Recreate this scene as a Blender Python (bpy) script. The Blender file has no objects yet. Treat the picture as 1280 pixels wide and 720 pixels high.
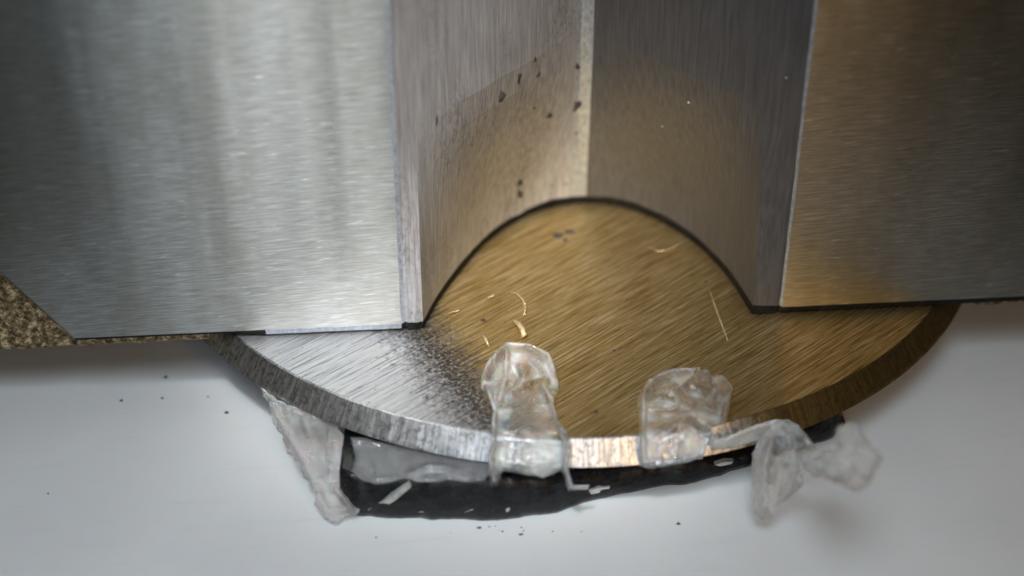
import bpy, bmesh, math, random
from mathutils import Vector, noise
from math import radians, sin, cos, pi

S = 0.001                      # all lengths below are millimetres
sc = bpy.context.scene
col = sc.collection
random.seed(7)

# ------------------------------------------------------------------ camera
EL, DIST, FPX = radians(36), 42.0, 2100.0
FWD = Vector((0, cos(EL), -sin(EL))); UP = Vector((0, sin(EL), cos(EL)))
CAM = -FWD * DIST
cd = bpy.data.cameras.new('camera'); cam = bpy.data.objects.new('camera', cd); col.objects.link(cam)
cam.location = CAM * S
cam.rotation_euler = (pi / 2 - EL, 0, 0)
cd.sensor_width = 36; cd.lens = 36 * FPX / 1280
cd.clip_start = 0.001; cd.clip_end = 10
cd.dof.use_dof = True; cd.dof.focus_distance = 0.0396; cd.dof.aperture_fstop = 52
sc.camera = cam

def ray(u, v):
    return FWD + Vector((1, 0, 0)) * ((u - 640) / FPX) - UP * ((v - 360) / FPX)
def at(u, v, z=0.0):           # pixel -> point on the level z (mm)
    r = ray(u, v); return CAM + r * ((z - CAM.z) / r.z)
def on_plane(u, v, p, n):      # pixel -> point on a plane (mm)
    r = ray(u, v); return CAM + r * ((p - CAM).dot(n) / r.dot(n))

# ------------------------------------------------------------------ light
w = bpy.data.worlds.new('World'); sc.world = w; w.use_nodes = True
bg = w.node_tree.nodes['Background']
bg.inputs[0].default_value = (0.58, 0.50, 0.30, 1); bg.inputs[1].default_value = 0.045
def area(name, loc, target, sx, sy, power, colr):
    l = bpy.data.lights.new(name, 'AREA'); l.shape = 'RECTANGLE'
    l.size = sx * S; l.size_y = sy * S; l.energy = power; l.color = colr
    o = bpy.data.objects.new(name, l); col.objects.link(o); o.location = Vector(loc) * S
    o.rotation_euler = (Vector(target) - Vector(loc)).to_track_quat('-Z', 'Y').to_euler()
    return o
cb = area('table_lamp', (-4, -34, 50), (-3, -10, 0), 26, 22, 0.00182, (0.83, 0.92, 1.0)); cb.data.spread = radians(50)
area('added_band_light', (-9.3, -52, 13), (-8, 0, 5), 3.4, 16, 0.0013, (0.66, 0.83, 1.0))  # unseen light, added with the next one for bright bands on the block front
area('added_band_light', (-3.0, -52, 13), (-3, 0, 5), 5.6, 16, 0.0025, (0.74, 0.88, 1.0))  # second added light, set apart so the bands split into stripes
area('warm_lamp', (18.5, -46, 24), (9, -3, 0), 5, 14, 0.0038, (1.0, 0.64, 0.31))
bl = area('disc_fill_beam', (-7, -20, 43), (-0.3, 0.3, 0), 8, 8, 0.00060, (1.0, 0.97, 0.92)); bl.data.spread = radians(14)  # unseen narrow beam added to brighten the disc below the groove
sc.view_settings.view_transform = 'Standard'; sc.view_settings.look = 'None'
sc.view_settings.exposure = 0; sc.view_settings.gamma = 1

# ------------------------------------------------------------------ helpers
def link(name, me, mats, parent=None):
    o = bpy.data.objects.new(name, me); col.objects.link(o)
    for m in (mats if isinstance(mats, (list, tuple)) else [mats]): me.materials.append(m)
    if parent: o.parent = parent
    return o
def mesh(name, verts, faces, mats, parent=None, idx=None, smooth=False):
    me = bpy.data.meshes.new(name)
    me.from_pydata([tuple(Vector(v) * S) for v in verts], [], faces); me.update()
    o = link(name, me, mats, parent)
    if idx: me.polygons.foreach_set('material_index', idx)
    bm = bmesh.new(); bm.from_mesh(me); bmesh.ops.recalc_face_normals(bm, faces=bm.faces); bm.to_mesh(me); bm.free()
    me.polygons.foreach_set('use_smooth', [smooth] * len(me.polygons))
    return o
def empty(name, loc, rz=0):
    o = bpy.data.objects.new(name, None); col.objects.link(o); o.location = Vector(loc) * S
    o.rotation_euler = (0, 0, rz); o.empty_display_size = 0.002; return o
def tag(o, label=None, cat=None, group=None, kind=None):
    for k, v in (('label', label), ('category', cat), ('group', group), ('kind', kind)):
        if v: o[k] = v
    return o
def fbm(p, n=4): return noise.fractal(Vector(p), 1.0, 2.0, n)

# ------------------------------------------------------------------ materials
class NT:
    def __init__(s, name):
        s.m = bpy.data.materials.new(name); s.m.use_nodes = True
        s.t = s.m.node_tree; s.b = s.t.nodes['Principled BSDF']
        tc = s.t.nodes.new('ShaderNodeTexCoord'); mp = s.t.nodes.new('ShaderNodeVectorMath'); mp.operation = 'SCALE'
        mp.inputs[3].default_value = 1 / S; s.l(tc.outputs['Object'], mp.inputs[0]); s.co = mp.outputs[0]
    def l(s, a, b): s.t.links.new(a, b)
    def map(s, scale=(1, 1, 1), rot=(0, 0, 0)):
        n = s.t.nodes.new('ShaderNodeMapping'); n.inputs['Scale'].default_value = scale; n.inputs['Rotation'].default_value = rot
        r = s.t.nodes.new('ShaderNodeMapping'); r.inputs['Rotation'].default_value = rot
        n.inputs['Rotation'].default_value = (0, 0, 0)
        s.l(s.co, r.inputs[0]); s.l(r.outputs[0], n.inputs[0]); return n.outputs[0]
    def noise(s, vec, scale, detail=4, rough=.6):
        n = s.t.nodes.new('ShaderNodeTexNoise'); n.inputs['Scale'].default_value = scale
        n.inputs['Detail'].default_value = detail; n.inputs['Roughness'].default_value = rough
        s.l(vec, n.inputs['Vector']); return n.outputs['Fac']
    def ramp(s, fac, stops):
        n = s.t.nodes.new('ShaderNodeValToRGB'); e = n.color_ramp.elements
        while len(e) < len(stops): e.new(.5)
        for k, (p, c) in enumerate(stops):
            e[k].position = p; e[k].color = (*(c if isinstance(c, tuple) else (c, c, c)), 1)
        s.l(fac, n.inputs[0]); return n.outputs[0]
    def mix(s, fac, a, b, mode='MIX'):
        n = s.t.nodes.new('ShaderNodeMix'); n.data_type = 'RGBA'; n.blend_type = mode
        for i, x in ((0, fac), (6, a), (7, b)):
            if hasattr(x, 'links'): s.l(x, n.inputs[i])
            elif i == 0: n.inputs[0].default_value = x
            else: n.inputs[i].default_value = (*x, 1)
        return n.outputs[2]
    def math(s, op, a, b=0.0, clamp=False):
        n = s.t.nodes.new('ShaderNodeMath'); n.operation = op; n.use_clamp = clamp
        for i, x in ((0, a), (1, b)):
            if hasattr(x, 'links'): s.l(x, n.inputs[i])
            else: n.inputs[i].default_value = x
        return n.outputs[0]
    def sep(s):
        n = s.t.nodes.new('ShaderNodeSeparateXYZ'); s.l(s.co, n.inputs[0]); return n.outputs
    def bump(s, h, strength=.3, dist=.02, normal=None):
        n = s.t.nodes.new('ShaderNodeBump'); n.inputs['Strength'].default_value = strength; n.inputs['Distance'].default_value = dist * S
        s.l(h, n.inputs['Height'])
        if normal: s.l(normal, n.inputs['Normal'])
        return n.outputs[0]
    def set(s, **k):
        for a, x in k.items():
            i = s.b.inputs[a.replace('_', ' ')]
            if hasattr(x, 'links'): s.l(x, i)
            elif isinstance(x, tuple): i.default_value = (*x, 1) if len(x) == 3 and i.type == 'RGBA' else x
            else: i.default_value = x
    def tangent(s, v):
        n = s.t.nodes.new('ShaderNodeCombineXYZ')
        for i in range(3): n.inputs[i].default_value = v[i]
        s.l(n.outputs[0], s.b.inputs['Tangent'])

YAW = radians(4.2)
def front_steel():
    n = NT('brushed_steel')
    g = n.noise(n.map((.45, 1, 7), (0, radians(3), 0)), 3.2, 5, .7)
    g2 = n.noise(n.map((.8, 1, 20)), 3, 3, .6)
    c = n.ramp(g, [(.32, (.21, .208, .192)), (.5, (.295, .292, .275)), (.66, (.41, .407, .397))])
    gl = n.ramp(n.noise(n.map((.7, 1, 6), (0, radians(6), 0)), 2.0, 2, .5), [(.66, 0), (.72, 1)])
    c = n.mix(n.math('MULTIPLY', gl, .4), c, (.80, .80, .79))
    scr = n.ramp(n.noise(n.map((.10, 1, 26), (0, radians(4), 0)), 1.6, 2, .5), [(.66, 0), (.70, 1)])
    c = n.mix(n.math('MULTIPLY', scr, .45), c, (.62, .62, .61))
    blot = n.noise(n.map((1, 1, .35)), .38, 4, .6)
    c = n.mix(n.ramp(blot, [(.42, .38), (.60, 0)]), c, (.14, .13, .10))
    band = n.noise(n.map((1, .01, .03)), .9, 3, .6)
    rg = n.math('ADD', n.ramp(g2, [(.3, .25), (.7, .31)]), n.math('MULTIPLY', n.ramp(band, [(.30, 0), (.70, 1)]), .06))
    n.set(Base_Color=c, Metallic=1.0, Anisotropic=1.0, Roughness=rg)
    n.set(Normal=n.bump(g2, .3, .008, n.bump(g, .25, .012)))
    n.tangent((0, 0, 1)); return n.m
def groove_steel(ang, k, b=1.0):
    n = NT('ground_groove_steel')
    g = n.noise(n.map((5, 5, .25)), 3.0, 5, .65)
    d = n.noise(n.map((1, 1, .6)), 11, 5, .75)
    p = n.noise(n.map((1, 1, .5)), .55, 3, .6)
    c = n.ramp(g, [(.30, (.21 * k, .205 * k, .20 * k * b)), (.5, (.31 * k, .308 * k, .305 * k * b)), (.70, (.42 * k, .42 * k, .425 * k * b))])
    dirt = n.math('MULTIPLY', n.ramp(d, [(.46, 0), (.66, 1)]), n.ramp(p, [(.46, 0), (.66, 1)]))
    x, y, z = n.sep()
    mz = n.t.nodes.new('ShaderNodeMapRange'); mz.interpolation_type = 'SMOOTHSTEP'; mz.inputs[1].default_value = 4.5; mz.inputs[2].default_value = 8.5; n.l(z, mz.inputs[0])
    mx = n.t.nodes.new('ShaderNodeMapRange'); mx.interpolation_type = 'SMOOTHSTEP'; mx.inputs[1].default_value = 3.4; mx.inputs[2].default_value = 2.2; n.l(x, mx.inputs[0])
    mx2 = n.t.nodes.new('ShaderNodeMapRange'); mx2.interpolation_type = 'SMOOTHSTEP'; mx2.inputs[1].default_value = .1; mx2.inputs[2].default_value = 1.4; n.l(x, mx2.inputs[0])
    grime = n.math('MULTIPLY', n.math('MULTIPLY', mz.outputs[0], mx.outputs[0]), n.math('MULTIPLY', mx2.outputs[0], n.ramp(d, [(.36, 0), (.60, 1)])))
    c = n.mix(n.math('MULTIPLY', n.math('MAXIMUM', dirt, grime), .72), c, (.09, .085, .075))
    n.set(Base_Color=c, Metallic=.25, Anisotropic=.6, Specular_IOR_Level=.25, Roughness=n.ramp(g, [(.3, .45), (.7, .55)]))
    n.set(Normal=n.bump(d, .25, .02, n.bump(g, .35, .02)))
    n.tangent((cos(ang), sin(ang), 0)); return n.m
def crease_mat():
    n = NT('crease_steel')
    g = n.noise(n.map((2, 2, 1)), 6, 4, .7)
    n.set(Base_Color=n.ramp(g, [(.3, (.20, .22, .26)), (.6, (.36, .40, .46))]), Metallic=.5, Roughness=.45, Normal=n.bump(g, .6, .05)); return n.m
def dark_mat():
    n = NT('painted_shade_black')  # near-black colour stands in for the shade in the gap under the arch
    g = n.noise(n.co, 4, 4, .7)
    n.set(Base_Color=n.ramp(g, [(.4, (.004, .004, .005)), (.75, (.02, .02, .022))]), Roughness=.6, Specular_IOR_Level=.1, Normal=n.bump(g, .4, .04)); return n.m
def rough_mat():
    n = NT('rough_cast_steel')
    g = n.noise(n.co, 5, 4, .8)
    n.set(Base_Color=n.ramp(g, [(.40, (.05, .034, .016)), (.52, (.24, .175, .09)), (.64, (.70, .58, .36))]), Metallic=.6, Roughness=.55, Normal=n.bump(g, 1.0, .12)); return n.m
GR = radians(42)               # direction of the milling marks on the disc
def disc_mat():
    n = NT('steel_painted_reflections')
    rot = (0, 0, -GR)
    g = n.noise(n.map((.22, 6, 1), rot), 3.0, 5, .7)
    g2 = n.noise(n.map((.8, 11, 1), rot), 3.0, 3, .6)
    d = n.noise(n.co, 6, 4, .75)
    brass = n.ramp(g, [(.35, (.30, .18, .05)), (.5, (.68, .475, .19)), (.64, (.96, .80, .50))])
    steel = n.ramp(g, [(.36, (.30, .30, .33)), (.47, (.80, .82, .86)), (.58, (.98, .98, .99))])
    x, y, z = n.sep()
    # steel's warm reflection painted brassy, the cool one silver towards the front left
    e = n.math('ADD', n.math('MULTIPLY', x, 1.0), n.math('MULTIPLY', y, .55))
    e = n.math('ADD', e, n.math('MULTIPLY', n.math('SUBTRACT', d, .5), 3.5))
    refl_mask = n.t.nodes.new('ShaderNodeMapRange'); refl_mask.interpolation_type = 'SMOOTHSTEP'
    refl_mask.inputs[1].default_value = -6.3; refl_mask.inputs[2].default_value = -8.0
    n.l(e, refl_mask.inputs[0])
    c = n.mix(refl_mask.outputs[0], brass, steel)
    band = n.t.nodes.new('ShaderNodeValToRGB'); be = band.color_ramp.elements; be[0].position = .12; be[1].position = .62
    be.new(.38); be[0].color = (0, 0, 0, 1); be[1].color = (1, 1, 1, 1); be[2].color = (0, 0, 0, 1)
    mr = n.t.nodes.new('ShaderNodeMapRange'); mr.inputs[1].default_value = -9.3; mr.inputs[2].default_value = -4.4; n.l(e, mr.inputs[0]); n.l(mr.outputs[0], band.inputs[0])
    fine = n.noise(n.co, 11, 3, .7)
    dark_speckle = n.math('MULTIPLY', band.outputs[0], n.ramp(fine, [(.34, 0), (.50, 1)]))
    c = n.mix(n.math('MULTIPLY', dark_speckle, .95), c, (.05, .042, .034))  # dark speckle along the border of the two painted reflections
    spots = n.ramp(d, [(.60, 0), (.68, 1)])
    c = n.mix(n.math('MULTIPLY', spots, .5), c, (.12, .085, .045))
    n.set(Base_Color=c, Metallic=1.0, Anisotropic=.4, Roughness=n.ramp(g2, [(.3, .44), (.7, .56)]))
    n.set(Normal=n.bump(g2, .4, .012, n.bump(g, .4, .03)))
    n.tangent((-sin(GR), cos(GR), 0)); return n.m
def bevel_mat():
    n = NT('machined_bevel')
    x, y, z = n.sep()
    a = n.math('ARCTAN2', x, n.math('MULTIPLY', y, -1.0))
    cmb = n.t.nodes.new('ShaderNodeCombineXYZ'); n.l(n.math('MULTIPLY', a, 170.0), cmb.inputs[0]); n.l(n.math('MULTIPLY', z, 1.5), cmb.inputs[1])
    g = n.noise(cmb.outputs[0], 1.0, 5, .7)
    d = n.noise(n.co, 7, 4, .8)
    steel = n.ramp(g, [(.34, (.36, .36, .38)), (.5, (.72, .73, .76)), (.62, (.97, .98, .99))])
    brass = n.ramp(g, [(.3, (.26, .17, .06)), (.55, (.46, .32, .13)), (.75, (.60, .45, .22))])
    refl_mask = n.t.nodes.new('ShaderNodeMapRange'); refl_mask.interpolation_type = 'SMOOTHSTEP'
    n.l(n.math('ADD', a, n.math('MULTIPLY', n.math('SUBTRACT', d, .5), .15)), refl_mask.inputs[0])
    refl_mask.inputs[1].default_value = .44; refl_mask.inputs[2].default_value = .24
    c = n.mix(refl_mask.outputs[0], brass, steel)  # rim's warm and cool reflections painted in as brassy and silver
    c = n.mix(n.math('MULTIPLY', n.ramp(d, [(.50, 0), (.62, 1)]), .6), c, (.13, .12, .105))
    n.set(Base_Color=c, Metallic=1.0, Roughness=.35, Normal=n.bump(d, .3, .02, n.bump(g, .4, .015))); return n.m
def plastic_mat():
    n = NT('white_plastic')
    g = n.noise(n.co, .35, 3, .5); f = n.noise(n.co, 9, 3, .6)
    scuff = n.ramp(n.noise(n.map((.25, 3, 1), (0, 0, radians(-8))), 1.3, 4, .6), [(.60, 0), (.74, 1)])
    n.set(Base_Color=n.mix(n.math('MULTIPLY', scuff, .16), n.ramp(g, [(.3, (.70, .72, .74)), (.7, (.745, .765, .785))]), (.52, .52, .52)), Roughness=.6, Specular_IOR_Level=.2,
          Subsurface_Weight=.25, Subsurface_Scale=.001, Normal=n.bump(f, .06, .02)); return n.m
def sealant_mat():
    n = NT('black_sealant')
    g = n.noise(n.map((1, 1, 2)), 3.5, 5, .7)
    n.set(Base_Color=n.ramp(g, [(.4, (.005, .005, .006)), (.7, (.018, .018, .020))]), Specular_IOR_Level=.3, Roughness=n.ramp(g, [(.35, .03), (.65, .12)]),
          Normal=n.bump(g, .35, .10)); return n.m
def glue_mat(name, tr=.90, colr=(.93, .92, .91), rough=.05, alpha=1.0):
    n = NT(name)
    g = n.noise(n.co, 1.1, 3, .55)
    n.set(Base_Color=n.mix(g, colr, tuple(c * .86 for c in colr)), Transmission_Weight=n.ramp(g, [(.40, tr), (.68, tr - .45)]), Roughness=n.ramp(g, [(.4, rough), (.7, rough + .12)]), IOR=1.42, Alpha=alpha,
          Subsurface_Weight=.3, Subsurface_Scale=.0006, Normal=n.bump(n.noise(n.co, .9, 2, .5), .3, .1)); return n.m
def film_mat():
    n = NT('thin_glue_film')
    n.set(Base_Color=(.90, .93, .97), Transmission_Weight=.9, Roughness=n.ramp(n.noise(n.co, 1.2), [(.4, .02), (.7, .10)]), IOR=1.45, Alpha=.8); return n.m
def chip_mat():
    n = NT('glue_flake')
    g = n.noise(n.co, 8, 3, .6)
    n.set(Base_Color=n.ramp(g, [(.3, (.38, .41, .38)), (.7, (.66, .68, .64))]), Roughness=.35, Transmission_Weight=.2); return n.m
def speck_mat():
    n = NT('dark_grit'); n.set(Base_Color=n.ramp(n.noise(n.co, 12), [(.3, (.012, .011, .012)), (.7, (.05, .042, .04))]), Roughness=.7); return n.m
def shaving_mat():
    n = NT('brass_shaving'); n.set(Base_Color=n.ramp(n.noise(n.co, 10), [(.3, (.32, .23, .115)), (.7, (.50, .40, .25))]), Metallic=.5, Roughness=.6); return n.m

M = dict(front=front_steel(), gl=groove_steel(YAW + radians(48), 1.12, 1.05), gr=groove_steel(YAW - radians(48), .27, 1.08), crease=crease_mat(), dark=dark_mat(), rough=rough_mat(),  # one groove steel: left wall painted lighter as lit, right darker as shaded
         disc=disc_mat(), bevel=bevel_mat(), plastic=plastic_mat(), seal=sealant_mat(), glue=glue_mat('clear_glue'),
         hazy=glue_mat('hazy_glue', .85, (.93, .90, .88), .10, .6), thread=glue_mat('white_glue_thread', .35, (.97, .95, .93), .1), film=film_mat(), scrap=glue_mat('torn_glue', .75, (.95, .90, .86), .14, .5), chip=chip_mat(), speck=speck_mat(), shaving=shaving_mat())

# ------------------------------------------------------------------ table
ZW = -2.0
tb = mesh('table_surface', [(x, y, z) for z in (ZW, ZW - 3) for x, y in ((-45, -9.6), (45, -9.6), (45, 40), (-45, 40))],
          [(0, 1, 2, 3), (7, 6, 5, 4)] + [(i, 4 + i, 4 + (i + 1) % 4, (i + 1) % 4) for i in range(4)], M['plastic'])
tag(tb, kind='structure')

# ------------------------------------------------------------------ disc
DC = Vector((1.44, 4.98, 0)); RT, RO = 10.62, 11.06
disc = empty('metal_disc', DC + Vector((0, 0, ZW)))
tag(disc, 'round metal plate under the block, brassy on top with a silver side, both painted reflections', 'metal disc')
def ring(prof, seg, name, mat, smooth=False, jit=0, cap0=False, cap1=False):
    vs, fs = [], []
    for k, (r, z) in enumerate(prof):
        for i in range(seg):
            a = 2 * pi * i / seg - pi / 2
            j = fbm((cos(a) * 30, sin(a) * 30, k * 3)) * jit
            vs.append(((r + j) * cos(a), (r + j) * sin(a), z - ZW + j * .5))
    for k in range(len(prof) - 1):
        for i in range(seg):
            j = (i + 1) % seg; fs.append((k * seg + i, k * seg + j, (k + 1) * seg + j, (k + 1) * seg + i))
    if cap0: fs.append(tuple(range(seg)))
    if cap1: fs.append(tuple(range((len(prof) - 1) * seg, len(prof) * seg)))
    return mesh(name, vs, fs, mat, disc, smooth=smooth)
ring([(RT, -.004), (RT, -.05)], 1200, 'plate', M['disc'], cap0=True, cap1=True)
ring([(RT + .003, -.006), (RT + .05, -.02), (RO - .04, -.46), (RO, -.52), (RO - .12, -.62)], 1200, 'bevelled_rim', M['bevel'], jit=.006, cap1=True)
ring([(6, -.625), (6, ZW + .004)], 64, 'hub', M['dark'], cap1=True, cap0=True)

# ------------------------------------------------------------------ block
B0 = Vector((1.97, -1.455, 0)); HW, DEP, CX, TOP, BACK = 4.58, 5.0, .2, 22.0, 14.0
block = empty('steel_block', B0, YAW)
tag(block, 'tall brushed steel block with a vertical V-shaped groove standing on the disc', 'steel block')
cy, sy = cos(YAW), sin(YAW)
def loc(p):                    # world mm -> block mm
    d = p - B0; return Vector((d.x * cy + d.y * sy, -d.x * sy + d.y * cy, d.z))
def wor(x, y, z=0): return Vector((B0.x + x * cy - y * sy, B0.y + x * sy + y * cy, z))
FN = Vector((sy, -cy, 0))
# arch under the groove, read on the two groove walls
arch_px = [(523, 412), (540, 380), (560, 350), (580, 325), (605, 297), (640, 271), (680, 253), (725, 245), (770, 248), (810, 260), (850, 281), (885, 308), (915, 342), (938, 378), (953, 402)]
nl = Vector((-(wor(CX, DEP) - wor(-HW, 0)).y, (wor(CX, DEP) - wor(-HW, 0)).x, 0)).normalized()
nr = Vector((-(wor(HW, 0) - wor(CX, DEP)).y, (wor(HW, 0) - wor(CX, DEP)).x, 0)).normalized()
ZG = .28                       # height of the dark gap under the arch
def wall_y(x): return DEP * (x + HW) / (CX + HW) if x < CX else DEP * (HW - x) / (HW - CX)
def interp(t, x):
    if x <= t[0][0]: return t[0][1]
    for (a, b), (c, d) in zip(t, t[1:]):
        if x <= c: return b + (d - b) * (x - a) / (c - a)
    return t[-1][1]
def smooth_interp(t, x):
    if x <= t[0][0] or x >= t[-1][0]: return interp(t, x)
    k = max(i for i in range(len(t) - 1) if t[i][0] <= x)
    def m(i):
        a, b = t[max(i - 1, 0)], t[min(i + 1, len(t) - 1)]; return (b[1] - a[1]) / (b[0] - a[0])
    h = t[k + 1][0] - t[k][0]; u = (x - t[k][0]) / h
    return (2*u**3 - 3*u**2 + 1) * t[k][1] + (u**3 - 2*u**2 + u) * h * m(k) + (3*u**2 - 2*u**3) * t[k + 1][1] + (u**3 - u**2) * h * m(k + 1)
atab = sorted((loc(at(u, v, ZG)).x, loc(at(u, v, ZG)).y) for u, v in arch_px)
def arch_y(x):
    if x <= atab[0][0]: return max(.0, atab[0][1]) * (x + HW) / (atab[0][0] + HW)
    if x >= atab[-1][0]: return max(.0, atab[-1][1]) * (HW - x) / (HW - atab[-1][0])
    return max(.02, smooth_interp(atab, x))
c0 = loc(on_plane(95, 432, B0, FN)); c1 = loc(on_plane(0, 347, B0, FN))
slope = (c1.z - c0.z) / (c0.x - c1.x)
def bot(x):
    z = .24 + .006 * fbm((x * 2, 0, 0))
    if x < c0.x: z += (c0.x - x) * slope
    if -HW < x < HW: z = ZG + .07 * fbm((x * 1.1, 4, 2), 4)
    return z
# plan of the front: list of (x, y, material of the strip to its right)
CR = .20                       # half width of the crease land
plan = [(-26, 0, 0), (-16, 0, 0), (c0.x - 4, 0, 0), (c0.x - 2, 0, 0), (c0.x, 0, 0)]
plan += [(c0.x + (-HW - .09 - c0.x) * k / 12, 0, 0) for k in range(1, 12)]
plan += [(-HW - .07, 0, 3), (-HW + .03, .03, 1)]
def span(a, b, k, m): return [(a + (b - a) * i / k, wall_y(a + (b - a) * i / k), m) for i in range(1, k)]
YC = wall_y(CX - CR * .75)
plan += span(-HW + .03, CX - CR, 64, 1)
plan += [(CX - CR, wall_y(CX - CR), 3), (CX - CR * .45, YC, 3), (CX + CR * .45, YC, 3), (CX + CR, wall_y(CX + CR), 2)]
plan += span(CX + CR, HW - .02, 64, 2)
plan += [(HW - .02, .03, 3), (HW + .05, 0, 0)] + [(HW + .05 + k * 1.2, 0, 0) for k in range(1, 9)] + [(26, 0, 0)]
n = len(plan); rows = 30
vs, fs, ix = [], [], []
for r in range(rows):
    for x, y, m in plan:
        b = bot(x); z = b + (TOP - b) * (r / (rows - 1)) ** 2.2
        if abs(x) < HW - .04:
            t = min(1, max(0, (z - ZG) / 5.5)); y += (arch_y(x) - y) * (1 - t * t * (3 - 2 * t))
        jx = .02 * fbm((x * 3, z * 2.5, 1)) if (abs(abs(x) - HW) < .1) else 0
        vs.append((x + jx, y, z))
for r in range(rows - 1):
    for i in range(n - 1):
        fs.append((r * n + i, r * n + i + 1, (r + 1) * n + i + 1, (r + 1) * n + i)); ix.append(plan[i][2])
lipx = loc(at(325, 420, 0)).x
# underside: small chamfer outside the groove, recess inside it painted black as shade
o2 = len(vs)
for x, y, m in plan:
    if abs(x) < HW - .04: vs.append((x, arch_y(x) + .05, .006))
    else: vs.append((x, y + .045, bot(x) - (.17 if x > lipx else .09)))
o2b = len(vs)
for k, (x, y, m) in enumerate(plan):
    p = vs[o2 + k]; vs.append((p[0], p[1] + .15, p[2] - .055 if p[2] > .05 else .006) if not abs(x) < HW - .04 else (p[0], p[1] + .15, .005))
for i in range(n - 1):
    a = plan[i][0]
    fs.append((i + 1, i, o2 + i, o2 + i + 1)); ix.append(3 if lipx < a < -HW - .15 else 0 if a < c0.x else 4)  # lip painted pale as if catching light over the disc, shade-black further right
o3 = len(vs)
for x, y, m in plan: vs.append((x, BACK, vs[o2b + len(vs) - o3][2]))
for i in range(n - 1):
    fs.append((o2 + i + 1, o2 + i, o2b + i, o2b + i + 1)); ix.append(4)
    fs.append((o2b + i + 1, o2b + i, o3 + i, o3 + i + 1)); ix.append(4)
o4 = len(vs)
for x, y, m in plan: vs.append((x, BACK, TOP))
for i in range(n - 1):
    fs.append((o3 + i + 1, o3 + i, o4 + i, o4 + i + 1)); ix.append(0)
    t = (rows - 1) * n; fs.append((t + i, t + i + 1, o4 + i + 1, o4 + i)); ix.append(0)
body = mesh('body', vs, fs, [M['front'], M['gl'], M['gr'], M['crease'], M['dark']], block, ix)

# rough cast foot showing under the front faces beyond the disc
def foot(x0, x1, zb0, zb1, y0, zt):
    nx = 60; vs, fs = [], []
    for j, (yy, top) in enumerate(((y0, 1), (y0, 0), (y0 + .05, -1), (y0 + 1.1, -1), (y0 + 1.1, 1))):
        for i in range(nx + 1):
            x = x0 + (x1 - x0) * i / nx; zb = zb0 + (zb1 - zb0) * i / nx
            jz = .05 * fbm((x * 2.5, j, 0)); z = zt(x) if top == 1 else zb + .06 + jz if top == 0 else zb + jz
            vs.append((x, yy + .05 * fbm((x * 3, z * 3, j)), z))
    for j in range(5):
        for i in range(nx):
            k = (j + 1) % 5; fs.append((j * (nx + 1) + i, j * (nx + 1) + i + 1, k * (nx + 1) + i + 1, k * (nx + 1) + i))
    fs.append(tuple(j * (nx + 1) for j in range(5))); fs.append(tuple(j * (nx + 1) + nx for j in range(5)))
    return mesh('rough_foot', vs, fs, M['rough'], block)
fl = loc(at(262, 434, -.2)).x
foot(-25.5, fl, -.30, -.14, .20, lambda x: max(.30, bot(x) + .05 if x < c0.x else .30) + (.4 if x < c0.x - .5 else 0))
fr = loc(at(1222, 390, -.2)).x
foot(fr, 25.5, -.16, -.2, .20, lambda x: .30)

def lump(r, sub=2, sq=(1, 1, 1), jit=.3, seed=0):
    bm = bmesh.new(); bmesh.ops.create_icosphere(bm, subdivisions=sub, radius=1)
    for v in bm.verts:
        k = 1 + jit * fbm(v.co * 1.3 + Vector((seed, seed * 2, 0)))
        v.co = Vector((v.co.x * sq[0], v.co.y * sq[1], v.co.z * sq[2])) * r * k * S
    me = bpy.data.meshes.new('lump'); bm.to_mesh(me); bm.free()
    me.polygons.foreach_set('use_smooth', [True] * len(me.polygons)); return me
def on_wall(u, v):
    r = ray(u, v); t0 = 33.0
    while t0 < 55:
        q = loc(CAM + r * t0)
        if abs(q.x) < HW and q.z > 0:
            t = min(1, max(0, (q.z - ZG) / 5.5)); y = min(wall_y(q.x), YC)
            if q.y > y + (arch_y(q.x) - y) * (1 - t * t * (3 - 2 * t)): break
        t0 += .01
    return q
# dark pits and grit stuck in the groove
for k, (u, v, r, e) in enumerate([(668, 74, .06, 1), (672, 93, .06, 1.2), (720, 83, .07, 1.2), (719, 131, .11, 1.3), (685, 144, .10, .7), (625, 119, .10, 1.3), (648, 97, .07, 2.2),
                               (648, 228, .08, 1.2), (648, 241, .07, 2), (688, 232, .05, .7), (720, 165, .06, 1.2), (706, 230, .04, 1), (545, 150, .035, 4), (667, 135, .05, .6)]):
    p = on_wall(u, v)
    o = link('grit_speck', lump(r, 2, (1, .3, e), 1.1, k * 1.7), M['speck'], block); o.location = p * S
for k, (u, v) in enumerate([(861, 128), (983, 97), (828, 158)]):
    p = on_wall(u, v); o = link('lint_speck', lump(.025 if k else .04, 1, (1, 1, 1), .2, k), M['chip'], block); o.location = p * S

# ------------------------------------------------------------------ black sealant strip
bot_px = [(427, 640), (450, 646), (520, 648), (600, 651), (650, 648), (695, 641), (740, 625), (800, 613), (870, 603), (935, 583), (975, 566), (1010, 560), (1040, 548), (1056, 533)]
top_px = [(424, 592), (450, 598), (520, 600), (600, 602), (650, 601), (695, 598), (740, 592), (800, 586), (870, 577), (935, 566), (975, 548), (1010, 525), (1040, 517), (1052, 520)]
def resample(pts, m):
    L = [0]
    for a, b in zip(pts, pts[1:]): L.append(L[-1] + math.hypot(b[0] - a[0], b[1] - a[1]))
    out = []
    for k in range(m):
        s = L[-1] * k / (m - 1); i = 0
        while i < len(L) - 2 and s > L[i + 1]: i += 1
        t = (s - L[i]) / (L[i + 1] - L[i]); out.append((pts[i][0] + (pts[i + 1][0] - pts[i][0]) * t, pts[i][1] + (pts[i + 1][1] - pts[i][1]) * t))
    return out
m = 150; bp = resample(bot_px, m); tp = resample(top_px, m)
prof = []
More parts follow.
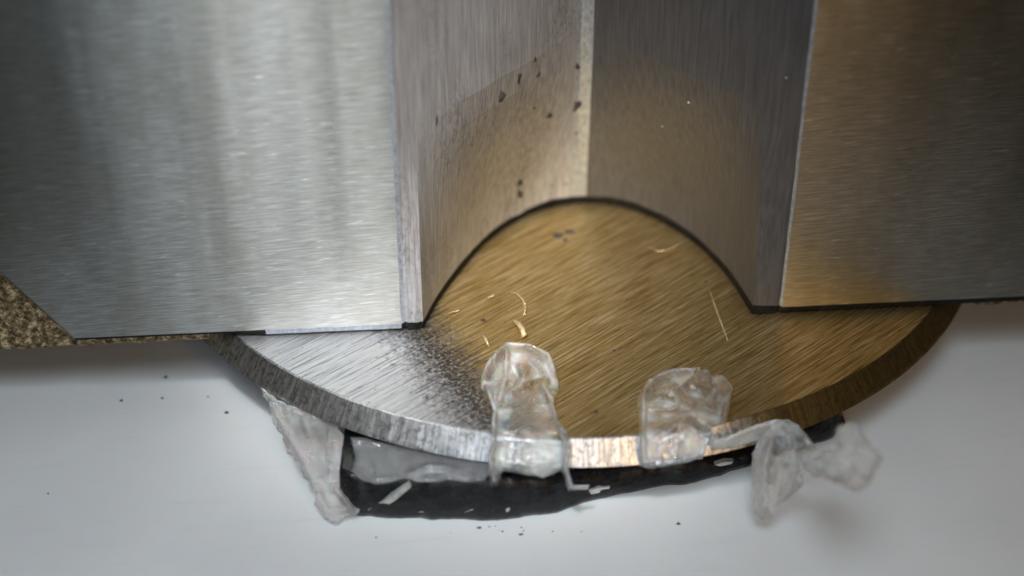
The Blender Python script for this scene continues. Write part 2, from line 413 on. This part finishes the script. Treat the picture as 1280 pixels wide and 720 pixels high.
for k in range(m):
    f = at(*bp[k], ZW); f.y += .07 * fbm((f.x * 1.3, 5, 0), 4) ; f.x += .03 * fbm((f.x * 2.2, 9, 0), 4)
    n2 = Vector((0, -1, 0)); t = on_plane(tp[k][0], tp[k][1], f + Vector((0, .12, 0)), n2)
    t.z = min(t.z, -.68) + .05 * fbm((f.x * 1.7, 2, 3), 4)
    row = [f + Vector((0, 0, .003)), f + Vector((0, -.03, .12)), f.lerp(t, .45) + Vector((0, -.10 + .06 * fbm((f.x * 1.1, 0, 4), 3), 0)), f.lerp(t, .85) + Vector((0, -.03 + .06 * fbm((f.x * 2, 3, 4), 4), 0)), t,
           t + Vector((0, .25, .03)), t + Vector((0, 1.1, .02 * fbm((f.x, 1, 1)))), t + Vector((0, 2.4, 0)), Vector((t.x, t.y + 2.4, ZW + .003))]
    prof.append(row)
vs = [p for r in prof for p in r]; q = 9
fs = [(k * q + j, k * q + (j + 1) % q, (k + 1) * q + (j + 1) % q, (k + 1) * q + j) for k in range(m - 1) for j in range(q)]
fs += [tuple(range(q)), tuple((m - 1) * q + j for j in range(q))]
strip = mesh('sealant_strip', vs, fs, M['seal'], smooth=True)
tag(strip, 'glossy black strip on the white surface under the front rim of the disc', 'black strip')

# ------------------------------------------------------------------ glue
def glue(name, chains, label, mat='glue', vox=.06, jit=.05, freq=1.1, group=None, smooth=9, cat='glue'):
    """chains: lists of (u, v, z, r) swept by balls, fused into one skin and roughened"""
    bm = bmesh.new()
    for ch in chains:
        pts = [(at(u, v, z), r) for u, v, z, r in ch]
        if len(pts) == 1: pts = pts * 2
        for (a, ra), (b, rb) in zip(pts, pts[1:]):
            L = (b - a).length; k = max(1, int(L / (min(ra, rb) * .45)))
            for i in range(k + 1):
                p = a.lerp(b, i / k); r = ra + (rb - ra) * i / k
                s0 = len(bm.verts); ret = bmesh.ops.create_icosphere(bm, subdivisions=2, radius=r)
                for v in ret['verts']: v.co += p
    me = bpy.data.meshes.new('tmp'); bm.to_mesh(me); bm.free()
    o = bpy.data.objects.new('tmp', me); col.objects.link(o)
    md = o.modifiers.new('r', 'REMESH'); md.mode = 'VOXEL'; md.voxel_size = vox
    ms = o.modifiers.new('s', 'SMOOTH'); ms.factor = .6; ms.iterations = smooth
    ev = o.evaluated_get(bpy.context.evaluated_depsgraph_get()); me2 = bpy.data.meshes.new_from_object(ev)
    bpy.data.objects.remove(o); bpy.data.meshes.remove(me)
    nrm = [v.normal.copy() for v in me2.vertices]
    c = sum((v.co for v in me2.vertices), Vector()) / len(me2.vertices)
    c.z = min(v.co.z for v in me2.vertices)
    for v, nn in zip(me2.vertices, nrm):
        p = v.co * freq
        d = jit * (fbm(p, 3) + .8 * (1 - 2 * abs(noise.noise(p * 1.4 + Vector((9, 3, 1))))))
        v.co = (v.co + nn * d - c) * S
    me2.update(); me2.polygons.foreach_set('use_smooth', [True] * len(me2.polygons))
    me2.name = name
    ob = link(name, me2, M[mat]); ob.location = c * S
    return tag(ob, label, cat, group)

def seg_d(p, a, b):
    ax, ay = a; bx, by = b; dx, dy = bx - ax, by - ay; L = dx * dx + dy * dy
    t = 0 if L == 0 else max(0, min(1, ((p[0] - ax) * dx + (p[1] - ay) * dy) / L))
    qx, qy = ax + t * dx, ay + t * dy
    return math.hypot(p[0] - qx, p[1] - qy), (qx, qy)
def inside(p, poly):
    r = False
    for (x0, y0), (x1, y1) in zip(poly, poly[1:] + poly[:1]):
        if (y0 > p[1]) != (y1 > p[1]) and p[0] < (x1 - x0) * (p[1] - y0) / (y1 - y0) + x0: r = not r
    return r
GN = Vector((0, -.62, .78))
def glue_patch(name, outline, zf, label, mat='glue', thick=.3, edge=10, feats=(), back=0.04, step=2.2, rough=.05, seed=0, cat='glue', rag=1.3):
    """a moulded piece with real thickness: outline and ridges as read off the photograph, laid on the surfaces it touches"""
    poly = []
    for a, b in zip(outline, outline[1:] + outline[:1]):          # slightly ragged edge
        k = max(1, int(math.hypot(b[0] - a[0], b[1] - a[1]) / 4))
        for i in range(k):
            x = a[0] + (b[0] - a[0]) * i / k; y = a[1] + (b[1] - a[1]) * i / k
            poly.append((x + rag * fbm((x * .12, y * .12, seed), 3), y + rag * fbm((x * .12, y * .12, seed + 5), 3)))
    edges = list(zip(poly, poly[1:] + poly[:1]))
    u0 = min(p[0] for p in poly) - step; v0 = min(p[1] for p in poly) - step
    nu = int((max(p[0] for p in poly) - u0) / step) + 3; nv = int((max(p[1] for p in poly) - v0) / step) + 3
    ins = [[inside((u0 + i * step, v0 + j * step), poly) for i in range(nu)] for j in range(nv)]
    used = {}; quads = []
    for j in range(nv - 1):
        for i in range(nu - 1):
            c4 = [(i, j), (i + 1, j), (i + 1, j + 1), (i, j + 1)]
            if sum(ins[b][a] for a, b in c4) >= 1:
                quads.append(c4)
                for c in c4: used[c] = None
    vs = []
    for (i, j) in used:
        p = (u0 + i * step, v0 + j * step)
        d, q = min((seg_d(p, a, b) for a, b in edges), key=lambda t: t[0])
        if not ins[j][i]:
            k = len(vs); vs.append(at(q[0], q[1], zf(*q))); used[(i, j)] = (k, k); continue
        t = min(d / edge, 1); prof = math.sqrt(max(0, 1 - (1 - t) ** 2))
        h = thick * prof
        for pl, wd, hh in feats:
            dd = min(seg_d(p, a, b)[0] for a, b in zip(pl, pl[1:])) if len(pl) > 1 else math.hypot(p[0] - pl[0][0], p[1] - pl[0][1])
            if dd < wd * 1.6: h += hh * 1.5 * math.exp(-(dd / (wd * .6)) ** 2) * min(1, d / 4)
        h += rough * prof * (fbm((p[0] * .045, p[1] * .045, seed), 4) + 1.1 * (.45 - abs(noise.noise(Vector((p[0] * .05, p[1] * .05, seed + 3)))) * 2))
        base = at(p[0], p[1], zf(*p)); k = len(vs)
        vs.append(base + GN * max(.02, h)); vs.append(base - GN * back * prof); used[(i, j)] = (k, k + 1)
    fs = []
    for c4 in quads:
        f = [used[c][0] for c in c4]; g = [used[c][1] for c in c4]
        for ff in (f, g[::-1]):
            r = []
            for x in ff:
                if x not in r: r.append(x)
            if len(r) > 2 and not (ff is not f and set(r) == set(f)): fs.append(tuple(r))
    c = sum(vs, Vector()) / len(vs); c.z = min(v.z for v in vs)
    o = mesh(name, [v - c for v in vs], fs, M[mat], smooth=True); o.location = c * S
    return tag(o, label, cat)
def surf(u, v):                # level of whatever the glue lies on at this pixel
    p = at(u, v, 0)
    if (p - DC).length < RT: return .0
    for k in range(1, 27):
        z = -.02 * k; q = at(u, v, z) - DC
        if math.hypot(q.x, q.y) < RT + (RO - RT) * (-z / .52): return z
    vt = interp(top_px, u)
    return -.63 if v < vt else -.66 - (v - vt) * .024
def zpath(pts):
    def f(u, v):
        if v <= pts[0][0]: return pts[0][1]
        for (a, b), (c, d) in zip(pts, pts[1:]):
            if v <= c: return b + (d - b) * (v - a) / (c - a)
        return pts[-1][1]
    return f
glue_patch('glue_strap', [(634, 430), (656, 432), (676, 437), (692, 448), (697, 464), (700, 483), (697, 499), (693, 510), (702, 534), (714, 548), (716, 566), (711, 583), (713, 595), (717, 606), (737, 606), (735, 612), (710, 614), (706, 600), (702, 586),
    (695, 592), (680, 597), (656, 594), (628, 588), (623, 607), (613, 607), (610, 592), (609, 572), (614, 548), (612, 534), (616, 516), (608, 499), (600, 484), (600, 470), (612, 452), (624, 437)],
    surf, 'clear glue strap with two thin legs, hanging over the bright silver rim', thick=.26, edge=7, rough=.06, seed=2,
    feats=[([(610, 470), (618, 450), (634, 438), (660, 440), (684, 450), (691, 470)], 9, .34), ([(634, 446), (632, 478), (624, 505)], 5, .22), ([(640, 494), (660, 484), (678, 478)], 5, .26), ([(652, 466)], 16, .36), ([(662, 488)], 8, .3), ([(676, 462), (684, 480)], 4, .3), ([(640, 458), (648, 476), (644, 492)], 4, -.22), ([(606, 476), (614, 460)], 5, .22), ([(660, 452), (674, 468)], 3, -.2),
           ([(678, 488), (690, 506), (702, 538), (710, 560), (707, 590), (712, 608)], 7, .30), ([(609, 490), (617, 518), (615, 550), (612, 576), (617, 602)], 6, .30), ([(625, 510), (690, 508)], 4, -.1), ([(620, 553), (700, 556)], 4, -.08)])
glue_patch('glue_strap', [(801, 486), (813, 474), (828, 464), (853, 462), (876, 466), (893, 473), (904, 482), (916, 493), (914, 507), (911, 518), (907, 531), (896, 533), (890, 535), (889, 547), (883, 560), (878, 573), (847, 581), (813, 587), (799, 582), (798, 538), (797, 513), (794, 500)],
    surf, 'clear glue strap with a folded crumpled top beside the brown half of the disc', thick=.30, edge=7, rough=.06, seed=11,
    feats=[([(847, 493), (858, 481), (876, 480), (889, 492), (885, 508), (867, 511), (851, 502), (847, 493)], 4, .46), ([(860, 494), (874, 496)], 6, -.34), ([(893, 478), (910, 496)], 4, .3), ([(806, 484), (822, 498), (840, 503)], 4, .24), ([(846, 487), (860, 481), (870, 484), (877, 498)], 3, -.2), ([(843, 492), (852, 506), (870, 513), (892, 521)], 5, .22), ([(868, 476), (895, 484), (907, 500), (902, 520)], 9, .36), ([(806, 490), (818, 477), (842, 470), (868, 469)], 9, .32), ([(886, 500)], 12, .26),
           ([(868, 532), (882, 540)], 8, .2), ([(800, 517), (835, 518), (868, 514)], 4, .14), ([(805, 523), (868, 521)], 3, -.08), ([(828, 492)], 10, .16), ([(803, 500), (803, 580)], 4, .12)])
glue_patch('glue_thread', [(890, 541), (894, 551), (905, 548), (925, 540), (945, 531), (968, 524), (985, 524), (1000, 532), (1002, 542), (985, 548), (965, 546), (945, 552), (925, 558), (905, 562), (888, 562), (884, 556)],
    surf, 'shiny pale glue thread bridging the folded strap and the drooping lump', 'thread', thick=.18, edge=7, rough=.03, seed=21,
    feats=[([(890, 557), (910, 552), (935, 541), (955, 536)], 6, .40), ([(900, 547), (930, 534), (960, 526)], 3, -.06), ([(975, 534)], 10, .2)])
glue_patch('glue_lump', [(955, 540), (947, 552), (940, 567), (940, 590), (938, 620), (940, 640), (952, 651), (965, 647), (970, 635), (990, 620), (1005, 605), (1000, 587), (992, 565), (1002, 560), (1016, 566), (1026, 576), (1030, 568), (1014, 552), (1005, 540), (987, 527), (972, 525)],
    zpath([(525, .0), (560, -.35), (650, -1.55)]), 'pale pink-grey glue lump drooping in the air at the end of the thread', 'hazy', thick=.42, edge=16, rough=.12, back=.35, seed=31,
    feats=[([(958, 555), (950, 590), (950, 640)], 10, .3), ([(985, 545), (990, 590), (975, 625)], 8, .28), ([(970, 570), (968, 620)], 4, -.25), ([(975, 535)], 12, .2)])
glue('glue_scrap', [[(1015, 575, .2, .10), (1040, 583, .9, .2), (1066, 578, 1.6, .3), (1084, 584, 1.8, .22)], [(1056, 545, 1.5, .12), (1066, 555, 1.6, .2), (1080, 570, 1.7, .2)], [(1045, 592, 1.2, .18), (1072, 597, 1.6, .14)]],
     'blurred scrap of torn glue past the round black end of the strip', 'scrap', jit=.16, freq=2.2, smooth=3)
glue_patch('glue_smear', [(326, 484), (347, 498), (366, 507), (394, 515), (420, 526), (428, 545), (430, 573), (432, 592), (442, 603), (456, 630), (446, 645), (432, 648), (421, 655), (408, 650), (393, 633), (397, 617), (380, 596), (374, 578), (360, 566), (354, 545), (343, 532), (338, 512)],
    zpath([(487, -.5), (527, -.70), (600, -1.25), (648, -1.9)]), 'hazy grey glue smear running from the rough rim down to the square strip end', 'hazy', thick=.08, edge=6, rough=.11, back=.05, seed=41, rag=4,
    feats=[([(340, 505), (358, 540), (382, 580), (402, 622)], 6, .16), ([(412, 535), (414, 590)], 5, .12), ([(400, 625), (412, 642), (430, 640)], 9, .24), ([(380, 525), (392, 560)], 5, .12), ([(420, 612), (440, 638)], 5, .2)])
glue_patch('glue_film', [(437, 546), (455, 547), (490, 556), (560, 568), (610, 577), (612, 590), (606, 600), (580, 602), (560, 599), (540, 603), (520, 602), (505, 597), (490, 603), (470, 605), (450, 599), (440, 588), (444, 570)],
    lambda u, v: -.63, 'thin bluish clear glue film lying on the top of the black strip', 'film', thick=.06, edge=6, rough=.012, seed=51,
    feats=[([(512, 594), (532, 585), (555, 585), (585, 594)], 6, .13), ([(445, 552), (480, 556)], 3, .08), ([(445, 590), (470, 600), (500, 598)], 4, .07)])
# flakes stuck on the front of the strip
def flake(px, th, label=None):
    pts = []
    for u, v in px:
        k = min(range(m), key=lambda i: abs(bp[i][0] - u)); f, t = prof[k][1], prof[k][4]
        pts.append(on_plane(u, v, f.lerp(t, .5) + Vector((0, -.10, 0)), Vector((0, -1, (f.y - t.y) / (t.z - f.z) if abs(t.z - f.z) > .05 else 0)).normalized()))
    c = sum(pts, Vector()) / len(pts); nn = len(pts)
    vs = [p - c for p in pts] + [(p - c) * .9 + Vector((0, -th, .02)) for p in pts] + [p - c + Vector((0, .12, 0)) for p in pts]
    fs = [(i, (i + 1) % nn, nn + (i + 1) % nn, nn + i) for i in range(nn)] + [(i, (i + 1) % nn, 2 * nn + (i + 1) % nn, 2 * nn + i) for i in range(nn)] + [tuple(range(nn, 2 * nn)), tuple(range(2 * nn, 3 * nn))]
    o = mesh('glue_flake', vs, fs, M['chip'], strip); o.location = c * S; return o
for px in ([(736, 613), (748, 609), (762, 608), (763, 612), (750, 616), (738, 618)], [(455, 640), (470, 630), (492, 618), (512, 604), (514, 609), (495, 625), (475, 638), (458, 644)],
           [(600, 645), (612, 637), (622, 640), (618, 648), (606, 651)], [(575, 642), (590, 636), (606, 634), (590, 641)], [(672, 640), (690, 634), (708, 635), (700, 640), (682, 643)],
           [(520, 640), (545, 637), (540, 640)], [(893, 581), (905, 577), (917, 577), (914, 580), (900, 583)], [(632, 636), (637, 634), (638, 639), (633, 640)]):
    flake(px, .03)

# ------------------------------------------------------------------ shavings, scratches and grit
def curl(pts, r, label, z=.03):
    P = [at(u, v, z + dz) for u, v, dz in pts]; c = P[0].copy(); c.z = 0
    vs, fs = [], []
    for k, p in enumerate(P):
        rr = r * (.2 if k in (0, len(P) - 1) else .72)
        d = (P[min(k + 1, len(P) - 1)] - P[max(k - 1, 0)]).normalized(); s = d.cross(Vector((0, 0, 1))).normalized(); t = s.cross(d)
        for a in range(6): vs.append(p - c + s * rr * 1.6 * cos(a * pi / 3) + t * rr * .7 * sin(a * pi / 3))
    for k in range(len(P) - 1):
        for a in range(6): fs.append((k * 6 + a, k * 6 + (a + 1) % 6, k * 6 + 6 + (a + 1) % 6, k * 6 + 6 + a))
    fs += [tuple(range(6)), tuple(range(len(vs) - 6, len(vs)))]
    o = mesh('metal_shaving', vs, fs, M['shaving'], smooth=True); o.location = c * S
    return tag(o, label, 'shaving', 'metal shavings lying on the disc')
curl([(641, 399, .0), (648, 404, .1), (653, 411, .16), (655, 418, .1), (652, 423, 0)], .07, 'brightest brass shaving curled just above the clear two-legged strap')
curl([(636, 364, 0), (648, 368, .04), (655, 377, .06), (657, 387, .03), (655, 395, 0)], .025, 'thin curved brass shaving on the brassy plate above the brightest curl')
curl([(610, 372, 0), (616, 370, .05), (620, 367, 0)], .04, 'tiny straight brass shaving beside the thin curved one')
curl([(603, 418, 0), (608, 425, .05), (612, 434, 0)], .04, 'short pale shaving on the dark speckled patch of the disc')
curl([(810, 308, 0), (822, 314, .03), (835, 313, .04), (848, 306, .03), (856, 296, 0)], .03, 'pale arc-shaped shaving near the dark arch at the groove')
curl([(886, 360, 0), (893, 380, .01), (901, 402, .01), (910, 426, 0)], .022, 'long straight pale shaving lying across the milling marks')
curl([(560, 392, 0), (572, 388, .04), (578, 387, 0)], .03, 'small pale shaving close under the left foot of the arch')
for k, (u, v, r, ex) in enumerate([(698, 294, .10, 1.6), (706, 300, .06, 1), (712, 290, .07, 1.8), (604, 400, .05, 1.2), (882, 352, .03, 1), (768, 438, .03, 1), (745, 515, .04, 1)]):
    o = link('grit_speck', lump(r, 2, (ex, 1.2, .25), .6, k + 90), M['speck'], disc); o.location = (at(u, v, 0) - DC - Vector((0, 0, ZW))) * S
for k, (u, v, r) in enumerate([(207, 472, .042), (152, 501, .034), (203, 498, .03), (283, 516, .044), (260, 496, .02), (60, 617, .02), (848, 655, .036), (470, 672, .02)]):
    o = link('grit_speck', lump(r, 2, (1.2, 1, .5), .5, k + 30), M['speck']); o.location = (at(u, v, ZW) + Vector((0, 0, r * .3))) * S
    tag(o, 'tiny dark grit speck on the white plastic surface', 'speck', 'grit specks on the white surface')
for k in range(14):
    u = 640 + 46 * random.gauss(0, 1); v = 662 + 4.5 * random.gauss(0, 1); r = .010 + .026 * random.random() ** 2
    o = link('soot_speck', lump(r, 1, (1.8, 1, .4), .5, k + 60), M['speck']); o.location = (at(u, v, ZW) + Vector((0, 0, r * .2))) * S
    tag(o, 'minute dark crumb in the smudge along the foot of the black strip', 'speck', 'crumbs in the dark smudge')
